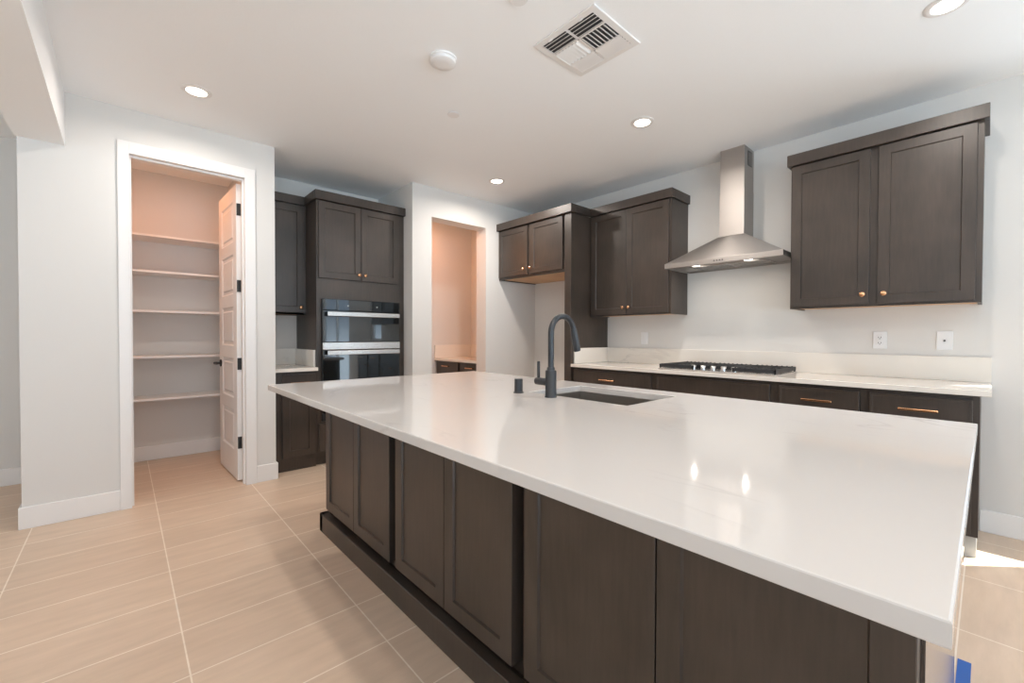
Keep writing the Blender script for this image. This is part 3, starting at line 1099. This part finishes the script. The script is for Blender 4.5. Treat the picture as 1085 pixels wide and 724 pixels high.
MB().box(3.710, 3.729, YN + .178, 4.999, 0.8862, 1.060, 0.002).build('backsplash', M['cream'], sk)
MB().box(3.114, 3.7098, 4.980, 4.999, 0.8862, 1.060, 0.002).build('side_splash', M['cream'], sk)


# ------------------------------------------------------------------ ceiling fittings
def lamp_light(name, loc, size, power, color, spread=PI):
    d = bpy.data.lights.new(name, 'AREA')
    d.shape = 'DISK'
    d.size = size
    d.energy = power
    d.color = color
    d.spread = spread
    o = bpy.data.objects.new(name, d)
    o.location = loc
    col.objects.link(o)
    return o


first = None
for (x, y, what) in ((0.36, 3.37, 'round recessed ceiling light in front of the pantry door'),
                     (2.775, 3.30, 'round recessed ceiling light in front of the cased opening'),
                     (2.785, 1.69, 'round recessed ceiling light between the air vent and the steel hood'),
                     (2.841, 0.15, 'round recessed ceiling light cut by the top edge of the photo'),
                     (0.62, 1.69, 'round recessed ceiling light added unseen for fill, near the beam'),  # from here on, unseen lights added to brighten the room
                     (0.62, 0.15, 'round recessed ceiling light added unseen for fill, directly over the camera'),
                     (0.36, -1.9, 'round recessed ceiling light added unseen for fill behind the camera, near the beam'),
                     (-2.4, 2.9, 'round recessed ceiling light added unseen for fill left of the beam, toward the hall'),
                     (-2.4, 0.0, 'round recessed ceiling light added unseen for fill left of the beam, by the added window')):
    if first is None:
        first = empty('recessed_light', (x, y, CEIL), 'lit ' + what, 'ceiling light', 'recessed ceiling lights')
        MB().lathe([(0.055, -.0005), (0.080, -.0005), (0.080, -.003), (0.074, -.006), (0.060, -.0075), (0.055, -.006), (0.055, -.0005)], (x, y, CEIL), seg=40).build('trim_ring', M['trim'], first, smooth=True)
        MB().lathe([(0, -.0005), (0.0548, -.0005), (0.0548, -.0045), (0.03, -.006), (0, -.0065)], (x, y, CEIL), seg=40).build('lens', M['lens'], first, smooth=True)
    else:
        c = copy_tree(first)
        c.location = (x, y, CEIL)
        c['label'] = 'lit ' + what
    lamp_light('recessed_lamp', (x, y, CEIL - .009), 0.10, CAN_POWER * (1.5 if x > 2 and y > 3 else 0.9 if y > 3 else 1.3 if x > 2 and y > 1 else 0.8), CAN_COLOR, math.radians(165))

# lamps of the pantry and of the room behind the opening (both out of sight above the door heads)
pl = empty('pantry_light', (0.24, 4.50, CEIL), 'warm round ceiling light inside the pantry above the door head', 'ceiling light')
MB().lathe([(0, -.0005), (0.09, -.0005), (0.09, -.018), (0.07, -.03), (0, -.034)], (0.24, 4.50, CEIL), seg=32).build('diffuser', M['lens'], pl, smooth=True)
lamp_light('pantry_lamp', (0.24, 4.50, CEIL - .04), 0.16, PANTRY_POWER, CLOSET_COLOR)
sl = empty('study_light', (2.70, 4.62, CEIL), 'warm round ceiling light in the room behind the cased opening', 'ceiling light')
MB().lathe([(0, -.0005), (0.09, -.0005), (0.09, -.018), (0.07, -.03), (0, -.034)], (2.70, 4.62, CEIL), seg=32).build('diffuser', M['lens'], sl, smooth=True)
lamp_light('study_lamp', (2.70, 4.62, CEIL - .04), 0.16, BACKROOM_POWER, CLOSET_COLOR)

sd = empty('smoke_detector', (1.333, 2.052, CEIL), 'white round smoke detector on the ceiling left of the air vent', 'smoke detector')
MB().lathe([(0, -.0005), (0.076, -.0005), (0.076, -.010), (0.070, -.012)], (1.333, 2.052, CEIL), seg=48).build('base', M['plastic'], sd, smooth=True)
MB().lathe([(0.069, -.0115), (0.0715, -.014), (0.069, -.026), (0.060, -.032), (0.030, -.035), (0, -.0355)], (1.333, 2.052, CEIL), seg=48).build('cover', M['plastic'], sd, smooth=True)
first = None
for (x, y, what) in ((1.719, 2.513, 'small white round sprinkler cover on the ceiling past the smoke detector'),
                     (1.350, 1.455, 'small white round sprinkler cover cut by the top edge beside the air vent')):
    if first is None:
        first = empty('sprinkler_cover', (x, y, CEIL), what, 'sprinkler cover', 'sprinkler covers')
        MB().lathe([(0, -.0005), (0.030, -.0005), (0.030, -.004)], (x, y, CEIL), seg=32).build('collar', M['plastic'], first, smooth=True)
        MB().lathe([(0, -.004), (0.041, -.004), (0.042, -.006), (0.039, -.0085), (0, -.009)], (x, y, CEIL), seg=36).build('cap', M['plastic'], first, smooth=True)
    else:
        c = copy_tree(first)
        c.location = (x, y, CEIL)
        c['label'] = what

# supply air vent
VX0, VX1, VY0, VY1 = 1.626, 2.020, 1.240, 1.636
vent = empty('air_vent', ((VX0 + VX1) / 2, (VY0 + VY1) / 2, CEIL), 'square white louvred air vent in the ceiling', 'air vent')
fr = MB()
fr.ring_slab((VX0, VX1, VY0, VY1), (VX0 + .034, VX1 - .034, VY0 + .034, VY1 - .034), CEIL - .009, CEIL - .0005, 0.003)
ym = (VY0 + VY1) / 2
xa, xb = VX0 + .034 + .098, VX1 - .034 - .098
fr.box(VX0 + .03, VX1 - .03, ym - .006, ym + .006, CEIL - .0088, CEIL - .004)
for x in (xa, xb):
    fr.box(x - .004, x + .004, VY0 + .03, VY1 - .03, CEIL - .0088, CEIL - .004)
fr.build('frame', M['trim'], vent)
MB().box(VX0 + .03, VX1 - .03, VY0 + .03, VY1 - .03, CEIL - .0022, CEIL - .0008).build('duct_shade_sheet', M['duct'], vent)  # flat dark sheet painted as shade behind the louvres, no real hole


def slat(axis, c, a0, a1, tilt):
    """thin louvre blade centred on c, running a0..a1 along the other axis, leaning by `tilt`"""
    w2, t2 = 0.0104, 0.0009
    zc_ = CEIL - .0085
    ca, sa = math.cos(tilt), math.sin(tilt)
    prof = [(-w2 * ca - t2 * sa, -w2 * sa + t2 * ca), (w2 * ca - t2 * sa, w2 * sa + t2 * ca), (w2 * ca + t2 * sa, w2 * sa - t2 * ca), (-w2 * ca + t2 * sa, -w2 * sa - t2 * ca)]
    if axis == 'x':
        A = [(c + p, a0, zc_ + q) for p, q in prof]
        B = [(c + p, a1, zc_ + q) for p, q in prof]
    else:
        A = [(a0, c + p, zc_ + q) for p, q in prof]
        B = [(a1, c + p, zc_ + q) for p, q in prof]
    MB().hull(A, B).build('louvre', M['trim'], vent)


halves = ((VY0 + .036, ym - .007), (ym + .007, VY1 - .036))
for (h0, h1) in halves:
    for k in range(4):
        slat('x', VX0 + .048 + k * .0235, h0, h1, math.radians(38))
        slat('x', xb + .016 + k * .0235, h0, h1, math.radians(-38))
for k in range(7):
    slat('y', halves[0][0] + .012 + k * .0225, xa + .006, xb - .006, math.radians(38))
    slat('y', halves[1][0] + .012 + k * .0225, xa + .006, xb - .006, math.radians(-38))
for (y) in (VY0 + .10, VY1 - .10):
    MB().box(VX0 + .024, VX0 + .030, y - .012, y + .012, CEIL - .016, CEIL - .0085, 0.001).build('damper_lever', M['trim'], vent)
